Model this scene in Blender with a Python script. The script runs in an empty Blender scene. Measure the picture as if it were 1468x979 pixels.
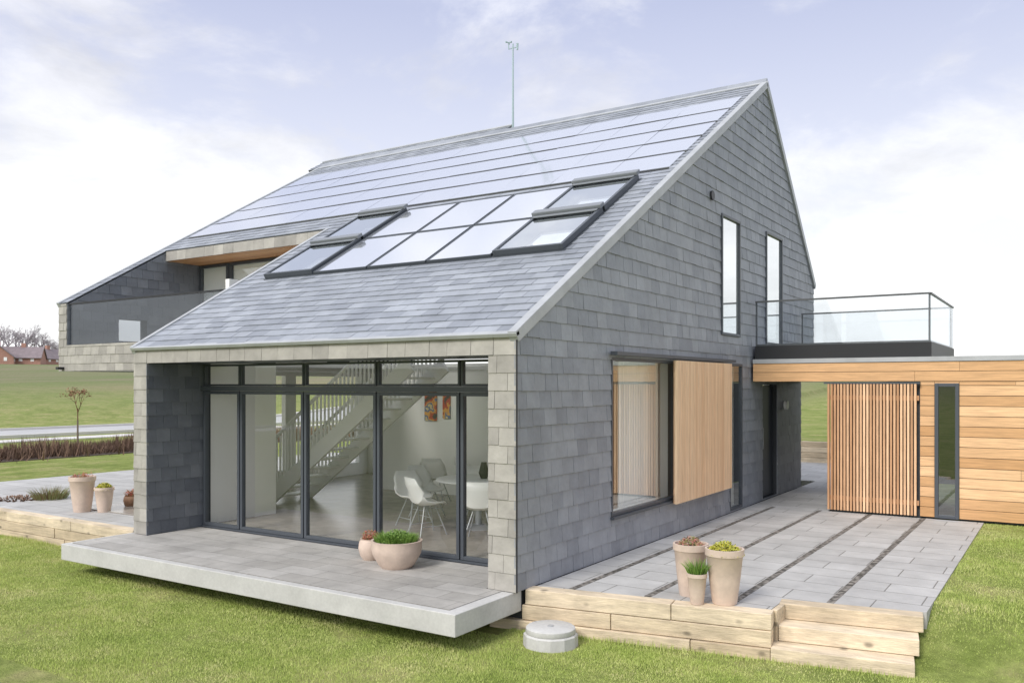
import bpy, math, random
import numpy as np
from mathutils import Vector, Matrix
random.seed(4); rng=np.random.default_rng(7)
sc=bpy.context.scene
COL=sc.collection
# ------------------------------------------------------------ helpers
def hsh(*a):
    s=sum(x*k for x,k in zip(a,(12.9898,78.233,37.719,9.131)))
    s=math.sin(s)*43758.5453
    return s-math.floor(s)
def frame(O,U,V):
    U=Vector(U).normalized();V=Vector(V).normalized()
    return (Vector(O),U,V,U.cross(V))
def P(F,a,b,c): return F[0]+F[1]*a+F[2]*b+F[3]*c
W=frame((0,0,0),(1,0,0),(0,1,0))
def FX(x): return frame((x,0,0),(0,1,0),(0,0,1))     # u=Y v=Z normal +X
def FY(y,z=0): return frame((0,y,z),(1,0,0),(0,0,1))     # u=X v=Z normal -Y
class G:
    def __init__(s): s.v=[];s.f=[];s.t=[]
    def box(s,a0,a1,b0,b1,c0,c1,F=W,t=None):
        n=len(s.v)
        for c in (c0,c1):
            for a,b in ((a0,b0),(a1,b0),(a1,b1),(a0,b1)): s.v.append(tuple(P(F,a,b,c)))
        t=random.random() if t is None else t
        for q in ((3,2,1,0),(4,5,6,7),(0,1,5,4),(1,2,6,5),(2,3,7,6),(3,0,4,7)):
            s.f.append([n+i for i in q]);s.t.append(t)
        return s
    def prism(s,poly,c0,c1,F=W,t=None):
        n=len(s.v);k=len(poly);t=random.random() if t is None else t
        for c in (c0,c1):
            for a,b in poly: s.v.append(tuple(P(F,a,b,c)))
        s.f.append([n+i for i in range(k)][::-1]);s.t.append(t)
        s.f.append([n+k+i for i in range(k)]);s.t.append(t)
        for i in range(k):
            j=(i+1)%k
            s.f.append([n+i,n+j,n+k+j,n+k+i]);s.t.append(t)
        return s
    def rod(s,p,q,r0,r1=None,k=6,t=None):
        r1=r0 if r1 is None else r1
        p=Vector(p);q=Vector(q);d=(q-p).normalized()
        a=d.orthogonal().normalized();b=d.cross(a);n=len(s.v);t=random.random() if t is None else t
        for c,r in ((p,r0),(q,r1)):
            for i in range(k):
                w=2*math.pi*i/k
                s.v.append(tuple(c+a*math.cos(w)*r+b*math.sin(w)*r))
        for i in range(k):
            j=(i+1)%k
            s.f.append([n+i,n+j,n+k+j,n+k+i]);s.t.append(t)
        s.f.append([n+i for i in range(k)][::-1]);s.t.append(t)
        s.f.append([n+k+i for i in range(k)]);s.t.append(t)
        return s
    def lathe(s,c,prof,k=32,t=.5):
        n=len(s.v)
        for r,z in prof:
            for i in range(k):
                w=2*math.pi*i/k
                s.v.append((c[0]+r*math.cos(w),c[1]+r*math.sin(w),c[2]+z))
        for m in range(len(prof)-1):
            for i in range(k):
                j=(i+1)%k
                s.f.append([n+m*k+i,n+m*k+j,n+(m+1)*k+j,n+(m+1)*k+i]);s.t.append(t)
        s.f.append([n+i for i in range(k)][::-1]);s.t.append(t)
        m=len(prof)-1
        s.f.append([n+m*k+i for i in range(k)]);s.t.append(t)
        return s
    def make(s,name,mat,parent=None,smooth=False,bevel=0,label=None,local=False):
        me=bpy.data.meshes.new(name);me.from_pydata(s.v,[],s.f)
        at=me.attributes.new('tint','FLOAT','FACE');at.data.foreach_set('value',s.t)
        me.materials.append(mat)
        if smooth:
            me.polygons.foreach_set('use_smooth',[True]*len(me.polygons))
            try: me.set_sharp_from_angle(angle=math.radians(40))
            except Exception: pass
        me.update()
        o=bpy.data.objects.new(name,me);COL.objects.link(o)
        if parent is not None: put(o,parent,local)
        if bevel:
            b=o.modifiers.new('Bevel','BEVEL');b.width=bevel;b.segments=2;b.limit_method='ANGLE'
        if label:o['label']=label
        return o
def put(o,parent,local=False):
    o.parent=parent
    if not local:
        p=parent;chain=[]
        while p is not None:
            chain.append(p);p=p.parent
        M_=Matrix.Identity(4)
        for p in reversed(chain): M_=M_@p.matrix_parent_inverse@p.matrix_basis if p.parent else p.matrix_basis.copy()
        o.matrix_parent_inverse=M_.inverted()
def top(name,label,cat,loc=(0,0,0),rz=0,group=None):
    e=bpy.data.objects.new(name,None);COL.objects.link(e)
    e.empty_display_size=.2;e.location=loc;e.rotation_euler=(0,0,rz)
    e['label']=label;e['category']=cat
    if group:e['group']=group
    return e
def single(o,label,cat,group=None,kind=None):
    if label:o['label']=label
    if cat:o['category']=cat
    if group:o['group']=group
    if kind:o['kind']=kind
    return o
def clip(poly,a,b,c):
    out=[];n=len(poly)
    for i in range(n):
        p=poly[i];q=poly[(i+1)%n]
        dp=a*p[0]+b*p[1]-c;dq=a*q[0]+b*q[1]-c
        if dp<=1e-9: out.append(p)
        if (dp<-1e-9 and dq>1e-9) or (dp>1e-9 and dq<-1e-9):
            t=dp/(dp-dq);out.append((p[0]+(q[0]-p[0])*t,p[1]+(q[1]-p[1])*t))
    return out
def area(p):
    return .5*abs(sum(p[i][0]*p[(i+1)%len(p)][1]-p[(i+1)%len(p)][0]*p[i][1] for i in range(len(p)))) if len(p)>2 else 0
def regions(outlines,holes):
    res=[]
    for o in outlines:
        us=[p[0] for p in o];cuts={min(us),max(us)}
        for h in holes:
            for x in h[:2]:
                if min(us)<x<max(us):cuts.add(x)
        cuts=sorted(cuts)
        for a,b in zip(cuts,cuts[1:]):
            st=clip(clip(o,1,0,b),-1,0,-a)
            m=(a+b)/2
            hs=sorted([(h[2],h[3]) for h in holes if h[0]<m<h[1]])
            lo=-99
            for h0,h1 in hs+[(99,99)]:
                r=clip(clip(st,0,1,h0),0,-1,-lo)
                if area(r)>1e-4:res.append(r)
                lo=h1
    return res
def clipconvex(poly,reg):
    n=len(reg)
    sgn=sum(reg[i][0]*reg[(i+1)%n][1]-reg[(i+1)%n][0]*reg[i][1] for i in range(n))
    for i in range(n):
        p=reg[i];q=reg[(i+1)%n]
        a=q[1]-p[1];b=-(q[0]-p[0]);
        if sgn<0:a,b=-a,-b
        poly=clip(poly,a,b,a*p[0]+b*p[1])
        if len(poly)<3:return []
    return poly
def slates(name,F,regs,row,tw,mat,parent,seed=1,lift=.013,wvar=.0,gap=.002):
    g=G()
    for reg in regs:
        us=[p[0] for p in reg];vs=[p[1] for p in reg]
        for i in range(math.floor(min(vs)/row+1e-6),math.ceil(max(vs)/row)+1):
            off=(i%2)*tw*.5+(hsh(i,seed)-.5)*tw*.2
            for j in range(math.floor((min(us)-off)/tw)-1,math.ceil((max(us)-off)/tw)+1):
                h=hsh(i,j,seed);h2=hsh(j,i,seed+5)
                ja=(hsh(i,j,seed+2)-.5)*wvar*tw;jb=(hsh(i,j+1,seed+2)-.5)*wvar*tw
                u0=j*tw+off+gap+ja;u1=(j+1)*tw+off-gap+jb
                v0=i*row+(h2-.5)*.007;v1=(i+1)*row+.006
                p=clipconvex([(u0,v0),(u1,v0),(u1,v1),(u0,v1)],reg)
                if area(p)<2e-4:continue
                n=len(g.v);k=len(p)
                tl=lift*(.75+.5*hsh(i,j,seed+9));tw_=(h2-.5)*.005
                for a,b in p:
                    g.v.append(tuple(P(F,a,b,.003+tl*max(0,1-(b-v0)/(row+.006))+tw_*((a-u0)/tw-.5)+.004)))
                for a,b in p: g.v.append(tuple(P(F,a,b,0)))
                g.f.append([n+x for x in range(k)] if ccw(p) else [n+x for x in range(k)][::-1]);g.t.append(h)
                for x in range(k):
                    y=(x+1)%k;g.f.append([n+x,n+k+x,n+k+y,n+y]);g.t.append(h)
    return g.make(name,mat,parent)
def ccw(p): return sum(p[i][0]*p[(i+1)%len(p)][1]-p[(i+1)%len(p)][0]*p[i][1] for i in range(len(p)))>0
# ------------------------------------------------------------ materials
def M(name,base,base2=None,rough=.6,metal=0,spec=.5,ns=None,na=.25,st=(1,1,1),bs=None,bd=.01,bst=.5,bstr=(1,1,1),ns2=None,na2=.2,knots=False):
    m=bpy.data.materials.new(name);m.use_nodes=True;nt=m.node_tree;N=nt.nodes;L=nt.links
    b=N['Principled BSDF'];b.inputs['Roughness'].default_value=rough;b.inputs['Metallic'].default_value=metal
    b.inputs['Specular IOR Level'].default_value=spec
    c=N.new('ShaderNodeRGB');c.outputs[0].default_value=(*base,1);out=c.outputs[0]
    if base2:
        at=N.new('ShaderNodeAttribute');at.attribute_name='tint'
        mx=N.new('ShaderNodeMix');mx.data_type='RGBA';L.new(at.outputs['Fac'],mx.inputs[0]);L.new(out,mx.inputs[6]);mx.inputs[7].default_value=(*base2,1);out=mx.outputs[2]
    tc=N.new('ShaderNodeTexCoord')
    for s_,a_,stt in ((ns,na,st),(ns2,na2,(1,1,1))):
        if s_:
            mp=N.new('ShaderNodeMapping');mp.inputs['Scale'].default_value=stt;L.new(tc.outputs['Object'],mp.inputs[0])
            no=N.new('ShaderNodeTexNoise');no.inputs['Scale'].default_value=s_;no.inputs['Detail'].default_value=6;no.inputs['Roughness'].default_value=.65;L.new(mp.outputs[0],no.inputs['Vector'])
            mr=N.new('ShaderNodeMapRange');mr.inputs[1].default_value=.3;mr.inputs[2].default_value=.7;mr.inputs[3].default_value=1-a_;mr.inputs[4].default_value=1+a_;L.new(no.outputs[0],mr.inputs[0])
            vm=N.new('ShaderNodeVectorMath');vm.operation='SCALE';L.new(out,vm.inputs[0]);L.new(mr.outputs[0],vm.inputs['Scale']);out=vm.outputs[0]
    if knots:
        mp=N.new('ShaderNodeMapping');mp.inputs['Scale'].default_value=(1,1,1.8);L.new(tc.outputs['Object'],mp.inputs[0])
        v=N.new('ShaderNodeTexVoronoi');v.inputs['Scale'].default_value=3.2;L.new(mp.outputs[0],v.inputs['Vector'])
        mr=N.new('ShaderNodeMapRange');mr.interpolation_type='SMOOTHSTEP';mr.inputs[1].default_value=.05;mr.inputs[2].default_value=.2;mr.inputs[3].default_value=.42;mr.inputs[4].default_value=1;L.new(v.outputs['Distance'],mr.inputs[0])
        vm=N.new('ShaderNodeVectorMath');vm.operation='SCALE';L.new(out,vm.inputs[0]);L.new(mr.outputs[0],vm.inputs['Scale']);out=vm.outputs[0]
    L.new(out,b.inputs['Base Color'])
    if bs:
        mp=N.new('ShaderNodeMapping');mp.inputs['Scale'].default_value=bstr;L.new(tc.outputs['Object'],mp.inputs[0])
        no=N.new('ShaderNodeTexNoise');no.inputs['Scale'].default_value=bs;no.inputs['Detail'].default_value=5;L.new(mp.outputs[0],no.inputs['Vector'])
        bu=N.new('ShaderNodeBump');bu.inputs['Strength'].default_value=bst;bu.inputs['Distance'].default_value=bd;L.new(no.outputs[0],bu.inputs['Height']);L.new(bu.outputs[0],b.inputs['Normal'])
    return m
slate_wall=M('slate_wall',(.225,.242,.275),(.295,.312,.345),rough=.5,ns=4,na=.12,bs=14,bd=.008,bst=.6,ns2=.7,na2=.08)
slate_shaded=M('slate_recess_shaded',(.11,.122,.145),(.17,.183,.205),rough=.5,ns=4,na=.12,bs=14,bd=.008,bst=.6,ns2=.7,na2=.08)  # wall slate again, with the shade of the recessed faces put into its colour
slate_front_lit=M('slate_front_lit',(.30,.285,.26),(.41,.392,.355),rough=.6,ns=4,na=.16,bs=14,bd=.01,bst=.6)  # same slate, sunlight on the front faces painted in as a lighter, warmer colour
slate_roof=M('slate_roof',(.21,.228,.262),(.31,.332,.37),rough=.4,ns=3,na=.16,bs=14,bd=.006,bst=.5,ns2=.5,na2=.08)
dark_back=M('dark_backing',(.05,.055,.062),rough=.8)
zinc=M('zinc_flashing',(.42,.435,.45),rough=.45,metal=.2,ns=3,na=.12)
anth=M('anthracite_aluminium',(.07,.08,.095),rough=.4)
black=M('black_steel',(.018,.019,.022),rough=.45)
white=M('white_plaster',(.89,.89,.86),rough=.7)
whitep=M('white_paint',(.9,.9,.88),rough=.35)
floorm=M('interior_floor',(.34,.31,.27),rough=.25,ns=3,na=.2)
conc=M('cast_concrete',(.51,.505,.49),rough=.75,ns=2.5,na=.12,ns2=30,na2=.07,bs=60,bd=.003,bst=.4)
timber=M('sleeper_timber',(.48,.385,.265),(.68,.57,.42),rough=.8,ns=2.2,na=.26,st=(1,6,11),bs=8,bd=.006,bst=.8,bstr=(1,7,13),ns2=1.4,na2=.24,knots=True)
larch=M('larch_boards',(.54,.30,.13),(.80,.52,.29),rough=.6,ns=2.2,na=.22,st=(1,4,16),bs=6,bd=.002,bst=.4,bstr=(1,4,16))
larchv=M('larch_slats',(.44,.23,.11),(.82,.54,.33),rough=.6,ns=3,na=.2,st=(10,10,1))
shut=M('shutter_slats',(.76,.50,.30),(.88,.64,.42),rough=.55,ns=2,na=.16,st=(8,14,1))
soff=M('wood_soffit',(.42,.2,.09),(.55,.3,.14),rough=.6,ns=3,na=.2,st=(1,8,1))
potm=M('clay_pot',(.60,.48,.40),rough=.75,ns=7,na=.12,bs=40,bd=.002,bst=.3)
potb=M('brown_clay_pot',(.25,.14,.08),rough=.7,ns=7,na=.15)
soil=M('soil',(.06,.042,.03),rough=.9,bs=40,bd=.02)
gleaf=M('green_blades',(.07,.17,.02),(.26,.40,.08),rough=.6)
yleaf=M('yellow_green_leaves',(.26,.30,.03),(.6,.53,.07),rough=.6)
rleaf=M('heather_flowers',(.65,.13,.14),(.24,.28,.09),rough=.6)
pleaf=M('pink_green_leaves',(.45,.16,.14),(.2,.25,.08),rough=.6)
dry=M('dry_twigs',(.10,.06,.04),(.24,.15,.10),rough=.8)
sedge=M('sedge_blades',(.2,.12,.06),(.2,.25,.08),rough=.8)
bark=M('bark',(.12,.09,.07),(.17,.13,.1),rough=.85)
hoodm=M('hood',(.19,.205,.225),rough=.4)
def glass(name,tint=(.96,.985,.975),base=.06,edge=.8,gl=(.95,.98,1),rough=0,pw=4):
    m=bpy.data.materials.new(name);m.use_nodes=True;nt=m.node_tree;N=nt.nodes;L=nt.links
    N.remove(N['Principled BSDF']);o=N['Material Output']
    t=N.new('ShaderNodeBsdfTransparent');t.inputs[0].default_value=(*tint,1)
    g=N.new('ShaderNodeBsdfGlossy');g.inputs[0].default_value=(*gl,1);g.inputs['Roughness'].default_value=rough
    lw=N.new('ShaderNodeLayerWeight');lw.inputs[0].default_value=.5
    po=N.new('ShaderNodeMath');po.operation='POWER';L.new(lw.outputs['Facing'],po.inputs[0]);po.inputs[1].default_value=pw
    ma=N.new('ShaderNodeMath');ma.operation='MULTIPLY_ADD';L.new(po.outputs[0],ma.inputs[0]);ma.inputs[1].default_value=edge;ma.inputs[2].default_value=base
    mx=N.new('ShaderNodeMixShader');L.new(ma.outputs[0],mx.inputs[0]);L.new(t.outputs[0],mx.inputs[1]);L.new(g.outputs[0],mx.inputs[2]);L.new(mx.outputs[0],o.inputs[0])
    return m
clear=glass('window_glass',(.985,.995,.99),base=.07);railg=glass('railing_glass',(.94,.955,.965),.06,.4)
sideg=glass('side_window_glass',(.98,.995,.99),.12,.9,pw=3)
balg=glass('balcony_window_glass',(.97,.99,.98),.12,.5)
skyg=glass('skylight_glass',(.95,.99,.97),.62,.35,rough=.01)
smoke=glass('smoked_glass',(.66,.68,.70),.06,.5)
def mirrorish(name,base,gl,fac,rough):
    m=bpy.data.materials.new(name);m.use_nodes=True;nt=m.node_tree;N=nt.nodes;L=nt.links
    b=N['Principled BSDF'];o=N['Material Output'];b.inputs['Base Color'].default_value=(*base,1);b.inputs['Roughness'].default_value=.3
    g=N.new('ShaderNodeBsdfGlossy');g.inputs[0].default_value=(*gl,1);g.inputs['Roughness'].default_value=rough
    mx=N.new('ShaderNodeMixShader');mx.inputs[0].default_value=fac;L.new(b.outputs[0],mx.inputs[1]);L.new(g.outputs[0],mx.inputs[2]);L.new(mx.outputs[0],o.inputs[0])
    return m
solar=mirrorish('solar_glass',(.34,.36,.42),(.97,.98,1),.68,.1)
collector=mirrorish('collector_glass',(.42,.44,.48),(.99,.995,1),.76,.08)
upg=mirrorish('upper_glass',(.36,.40,.41),(.97,.99,1),.74,.01)
def paving(name,bw,bh,c1,c2,mortar,ms=.006,rot=0,lo=.78):
    m=bpy.data.materials.new(name);m.use_nodes=True;nt=m.node_tree;N=nt.nodes;L=nt.links;b=N['Principled BSDF'];b.inputs['Roughness'].default_value=.7
    tc=N.new('ShaderNodeTexCoord');mp=N.new('ShaderNodeMapping');mp.inputs['Rotation'].default_value=(0,0,rot);L.new(tc.outputs['Object'],mp.inputs[0])
    br=N.new('ShaderNodeTexBrick');L.new(mp.outputs[0],br.inputs[0]);br.inputs['Scale'].default_value=1;br.inputs['Brick Width'].default_value=bw;br.inputs['Row Height'].default_value=bh
    br.inputs['Mortar Size'].default_value=ms;br.inputs['Mortar Smooth'].default_value=.3;br.inputs['Color1'].default_value=(*c1,1);br.inputs['Color2'].default_value=(*c2,1);br.inputs['Mortar'].default_value=(*mortar,1)
    no=N.new('ShaderNodeTexNoise');no.inputs['Scale'].default_value=1.3;no.inputs['Detail'].default_value=8;no.inputs['Roughness'].default_value=.7;L.new(tc.outputs['Object'],no.inputs[0])
    mr=N.new('ShaderNodeMapRange');mr.inputs[1].default_value=.3;mr.inputs[2].default_value=.7;mr.inputs[3].default_value=lo;mr.inputs[4].default_value=1.16;L.new(no.outputs[0],mr.inputs[0])
    vm=N.new('ShaderNodeVectorMath');vm.operation='SCALE';L.new(br.outputs[0],vm.inputs[0]);L.new(mr.outputs[0],vm.inputs['Scale'])
    L.new(vm.outputs[0],b.inputs['Base Color'])
    n2=N.new('ShaderNodeTexNoise');n2.inputs['Scale'].default_value=45;L.new(tc.outputs['Object'],n2.inputs[0])
    ma=N.new('ShaderNodeMath');ma.operation='MULTIPLY_ADD';L.new(br.outputs['Fac'],ma.inputs[0]);ma.inputs[1].default_value=-1.5;L.new(n2.outputs[0],ma.inputs[2])
    bu=N.new('ShaderNodeBump');bu.inputs['Distance'].default_value=.004;bu.inputs['Strength'].default_value=.7;L.new(ma.outputs[0],bu.inputs['Height']);L.new(bu.outputs[0],b.inputs['Normal'])
    return m
pave=paving('terrace_pavers',.82,.42,(.42,.415,.405),(.49,.485,.475),(.2,.195,.18),.007)
deckp=paving('deck_pavers',.6,.3,(.39,.375,.35),(.49,.475,.45),(.27,.26,.24),.005,lo=.68)
def cobm():
    m=bpy.data.materials.new('cobbles');m.use_nodes=True;nt=m.node_tree;N=nt.nodes;L=nt.links;b=N['Principled BSDF'];b.inputs['Roughness'].default_value=.8
    tc=N.new('ShaderNodeTexCoord');v=N.new('ShaderNodeTexVoronoi');v.inputs['Scale'].default_value=18;L.new(tc.outputs['Object'],v.inputs[0])
    r=N.new('ShaderNodeValToRGB');L.new(v.outputs['Distance'],r.inputs[0]);r.color_ramp.elements[0].color=(.36,.33,.3,1);r.color_ramp.elements[1].color=(.07,.065,.055,1);r.color_ramp.elements[1].position=.75
    L.new(r.outputs[0],b.inputs['Base Color']);bu=N.new('ShaderNodeBump');bu.invert=True;bu.inputs['Distance'].default_value=.02;L.new(v.outputs['Distance'],bu.inputs['Height']);L.new(bu.outputs[0],b.inputs['Normal']);return m
cob=cobm()
def groundmat():
    m=bpy.data.materials.new('grass_ground');m.use_nodes=True;nt=m.node_tree;N=nt.nodes;L=nt.links;b=N['Principled BSDF'];b.inputs['Roughness'].default_value=.9;b.inputs['Specular IOR Level'].default_value=.1
    tc=N.new('ShaderNodeTexCoord')
    def noise(s,d=6,st=(1,1,1)):
        mp=N.new('ShaderNodeMapping');mp.inputs['Scale'].default_value=st;L.new(tc.outputs['Object'],mp.inputs[0])
        n=N.new('ShaderNodeTexNoise');n.inputs['Scale'].default_value=s;n.inputs['Detail'].default_value=d;n.inputs['Roughness'].default_value=.7;L.new(mp.outputs[0],n.inputs[0]);return n.outputs[0]
    r=N.new('ShaderNodeValToRGB');e=r.color_ramp;e.elements[0].position=.36;e.elements[0].color=(.17,.22,.05,1);e.elements[1].position=.66;e.elements[1].color=(.36,.34,.15,1)
    x=e.elements.new(.5);x.color=(.25,.295,.085,1);L.new(noise(.9,9),r.inputs[0])
    r2=N.new('ShaderNodeValToRGB');e=r2.color_ramp;e.elements[0].position=.44;e.elements[0].color=(.17,.20,.09,1);e.elements[1].position=.6;e.elements[1].color=(.26,.22,.15,1);L.new(noise(.045,9,(1,.25,1)),r2.inputs[0])
    sp=N.new('ShaderNodeVectorMath');sp.operation='LENGTH';L.new(tc.outputs['Object'],sp.inputs[0])
    mr=N.new('ShaderNodeMapRange');mr.inputs[1].default_value=55;mr.inputs[2].default_value=110;L.new(sp.outputs['Value'],mr.inputs[0])
    mx=N.new('ShaderNodeMix');mx.data_type='RGBA';L.new(mr.outputs[0],mx.inputs[0]);L.new(r.outputs[0],mx.inputs[6]);L.new(r2.outputs[0],mx.inputs[7])
    m3=N.new('ShaderNodeMapRange');m3.inputs[1].default_value=.3;m3.inputs[2].default_value=.7;m3.inputs[3].default_value=.7;m3.inputs[4].default_value=1.25;L.new(noise(6,9),m3.inputs[0])
    vm=N.new('ShaderNodeVectorMath');vm.operation='SCALE';L.new(mx.outputs[2],vm.inputs[0]);L.new(m3.outputs[0],vm.inputs['Scale'])
    L.new(vm.outputs[0],b.inputs['Base Color'])
    bu=N.new('ShaderNodeBump');bu.inputs['Distance'].default_value=.04;L.new(noise(30,4),bu.inputs['Height']);L.new(bu.outputs[0],b.inputs['Normal'])
    return m
grm=groundmat()
def blademat():
    m=bpy.data.materials.new('lawn_blades');m.use_nodes=True;nt=m.node_tree;N=nt.nodes;L=nt.links;b=N['Principled BSDF'];b.inputs['Roughness'].default_value=.6;b.inputs['Specular IOR Level'].default_value=.25
    tc=N.new('ShaderNodeTexCoord');n=N.new('ShaderNodeTexNoise');n.inputs['Scale'].default_value=1.3;n.inputs['Detail'].default_value=10;n.inputs['Roughness'].default_value=.7;L.new(tc.outputs['Object'],n.inputs[0])
    at=N.new('ShaderNodeAttribute');at.attribute_name='tint'
    ad=N.new('ShaderNodeMath');ad.operation='MULTIPLY_ADD';L.new(at.outputs['Fac'],ad.inputs[0]);ad.inputs[1].default_value=.26;L.new(n.outputs[0],ad.inputs[2])
    r=N.new('ShaderNodeValToRGB');e=r.color_ramp;e.elements[0].position=.46;e.elements[0].color=(.32,.42,.09,1);e.elements[1].position=.88;e.elements[1].color=(.68,.62,.34,1)
    x=e.elements.new(.66);x.color=(.49,.56,.17,1);L.new(ad.outputs[0],r.inputs[0]);L.new(r.outputs[0],b.inputs['Base Color']);return m
# ------------------------------------------------------------ terrain
def ss(a,b,x):
    t=np.clip((x-a)/(b-a),0,1);return t*t*(3-2*t)
def H(x,y):
    x=np.asarray(x,float);y=np.asarray(y,float)
    z=-.42+0*x
    z=z+.405*ss(-1.9,-1.3,x)*ss(8.2,9.5,y)
    z=z+(.34-.22*ss(0,14,-20-x))*ss(0,.5,-19.9-x)*ss(7.3,8.3,y)
    b=ss(24.75,24.95,y)*ss(-20,-15,x)
    z=z*(1-b)+.52*b
    R=np.hypot(x,y)
    rise=np.clip(R-58,0,None);z=z+11*(1-np.exp(-rise/160))*ss(0,12,rise)
    z=z+.03*np.sin(x*.9+1)*np.sin(y*.7)*ss(0,2,7-y)
    return z
xs=np.concatenate([-22-np.geomspace(.3,900,60)[::-1],np.arange(-22,6.01,.2),6+np.geomspace(.3,700,45)])
ys=np.concatenate([-np.geomspace(.4,150,18)[::-1],np.arange(0,24.6,.25),[24.75,24.85,24.95],25.2+np.geomspace(.2,1000,55)])
XX,YY=np.meshgrid(xs,ys);ZZ=H(XX,YY)
nx,ny=len(xs),len(ys)
vv=np.stack([XX,YY,ZZ],-1).reshape(-1,3)
ii=np.arange((ny-1)*(nx-1));r_=ii//(nx-1);c_=ii%(nx-1);a_=r_*nx+c_
ff=np.stack([a_,a_+1,a_+nx+1,a_+nx],-1)
me=bpy.data.meshes.new('ground');me.from_pydata(vv.tolist(),[],ff.tolist());me.materials.append(grm)
me.polygons.foreach_set('use_smooth',[True]*len(me.polygons))
gr=bpy.data.objects.new('ground',me);COL.objects.link(gr);gr['kind']='structure';gr['label']='green grass terrain rising to low hills'
def blades(n,x0,x1,y0,y1):
    x=rng.uniform(x0,x1,n);y=rng.uniform(y0,y1,n)
    d=-.5446*x+.8387*y
    L_=7.68+.17*(x+4.8)
    bad=((x<-11.3)&(x>-20.05)&(y>7.59))|((x>=-11.6)&(x<-4.95)&(y>7.35))|((x>=-4.95)&(x<-2.45)&(y>L_-.04))|((x>=-2.45)&(x<-1.14)&(y>8.03+.17*(x+2.5)))|(y>15.3)|(d<6)|((x+4.33)**2+(y-7.37)**2<.28**2)
    k=~bad;return x[k],y[k]
pts=[blades(700000,-22,3,4.2,7.7),blades(130000,-1.3,2.5,7.6,15.3),blades(20000,-5,-.8,7.2,8.4)]
x=np.concatenate([p[0] for p in pts]);y=np.concatenate([p[1] for p in pts]);n=len(x)
z=H(x,y);ang=rng.uniform(0,2*np.pi,n);hh=rng.uniform(.01,.026,n)*(1+.4*np.sin(x*2.3)*np.sin(y*3.1));ww=rng.uniform(.002,.0042,n);lean=rng.uniform(0,.02,n);la=rng.uniform(0,2*np.pi,n)
fr=((x>-5)&(x<-1.1)&(y>7.68+.17*(x+4.8)-.14)&(y<8.2))|((x<-11.6)&(y>7.5)&(y<7.7));hh=np.where(fr,hh*2.4,hh)
v0=np.stack([x-np.cos(ang)*ww,y-np.sin(ang)*ww,z-.004],-1);v1=np.stack([x+np.cos(ang)*ww,y+np.sin(ang)*ww,z-.004],-1)
v2=np.stack([x+np.cos(la)*lean,y+np.sin(la)*lean,z+hh],-1)
V_=np.stack([v0,v1,v2],1).reshape(-1,3).astype(np.float32)
me=bpy.data.meshes.new('lawn_grass');me.vertices.add(3*n);me.vertices.foreach_set('co',V_.ravel())
me.loops.add(3*n);me.loops.foreach_set('vertex_index',np.arange(3*n,dtype=np.int32));me.polygons.add(n);me.polygons.foreach_set('loop_start',np.arange(0,3*n,3,dtype=np.int32));me.update(calc_edges=True)
at=me.attributes.new('tint','FLOAT','FACE');at.data.foreach_set('value',rng.uniform(0,1,n).astype(np.float32))
me.materials.append(blademat());o=bpy.data.objects.new('lawn_grass',me);COL.objects.link(o);o['kind']='stuff';o['label']='short mown green lawn with yellow dry patches'
def strip(name,x0,x1,y0,y1,dz,th,mat,label):
    g=G();yy=np.arange(y0,y1,2.0)
    for y in yy:
        for x in (x0,x1):
            zz=float(H(x,y));g.v.append((x,y,zz+dz));
            g.v.append((x,y,zz-.1))
    for i in range(len(yy)-1):
        a=4*i;b=a+4
        g.f+= [[a,a+2,b+2,b],[a+2,a+3,b+3,b+2],[a,b,b+1,a+1]];g.t+=[.5]*3
    o=g.make(name,mat);o['kind']='structure';o['label']=label;return o
asph=M('pale_asphalt',(.42,.42,.42),rough=.85,ns=1,na=.1);kerbm=M('kerb_concrete',(.6,.58,.55),rough=.8)
strip('road',-47.5,-41.2,-20,100,.03,0,asph,'pale asphalt road across the grass')
strip('kerb',-41.2,-40.9,-20,100,.15,0,kerbm,'concrete kerb beside the road')
strip('kerb',-47.8,-47.5,-20,100,.15,0,kerbm,'concrete kerb beside the road')
strip('footpath',-39.4,-37.8,-20,100,.04,0,kerbm,'pale concrete footpath along the road')
# ------------------------------------------------------------ house
CX=-4.82;Z0=2.69;SL=.59;cs=1/math.sqrt(1+SL*SL);sn=SL*cs
def RZ(y): return Z0+SL*(y-7.5)
def S(y): return (y-7.5)/cs
RF=frame((0,7.5,Z0),(1,0,0),(0,cs,sn))
YR=16.2;YB=19.85;ZB=4.33;LX=-16.55;MX=-11.44
house=top('house','large grey slate clad house with long sloping roof and solar panels','house',(-9,12,0))
zs=RZ(YR)-(18.77-YR)*(RZ(YR)-ZB)/(YB-YR)
def gabp(y0): return [[(y0,0),(18.77,0),(18.77,zs),(YR,RZ(YR)),(y0,RZ(y0))],[(18.77,2.62),(YB,2.62),(YB,ZB),(18.77,zs)]]
holes=[(9.73,11.9,.5,2.5),(14.2,14.86,.02,2.52),(16.05,17.0,.02,2.16),(13.76,14.70,2.98,4.98),(16.22,17.30,2.92,5.05)]
def prisms(name,F,regs,n0,n1,mat,parent,label=None):
    g=G()
    for r in regs:g.prism(r if ccw(r) else r[::-1],n0,n1,F)
    return g.make(name,mat,parent,label=label)
prisms('gable_wall',FX(CX-.03),regions(gabp(7.53),holes),-.14,0,dark_back,house)
prisms('inner_wall',FX(CX-.03),regions(gabp(8.62),holes),-.26,-.141,white,house)
slates('slate_cladding',FX(CX-.03),regions(gabp(7.512),holes),.19,.25,slate_wall,house,seed=3,lift=.012,wvar=.12,gap=.002)
G().box(MX+.02,-11.12,7.525,8.6,.0,2.6).make('front_pier',dark_back,house)
G().box(-5.17,CX-.175,7.525,8.6,0,2.6).make('front_pier',dark_back,house)
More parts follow.
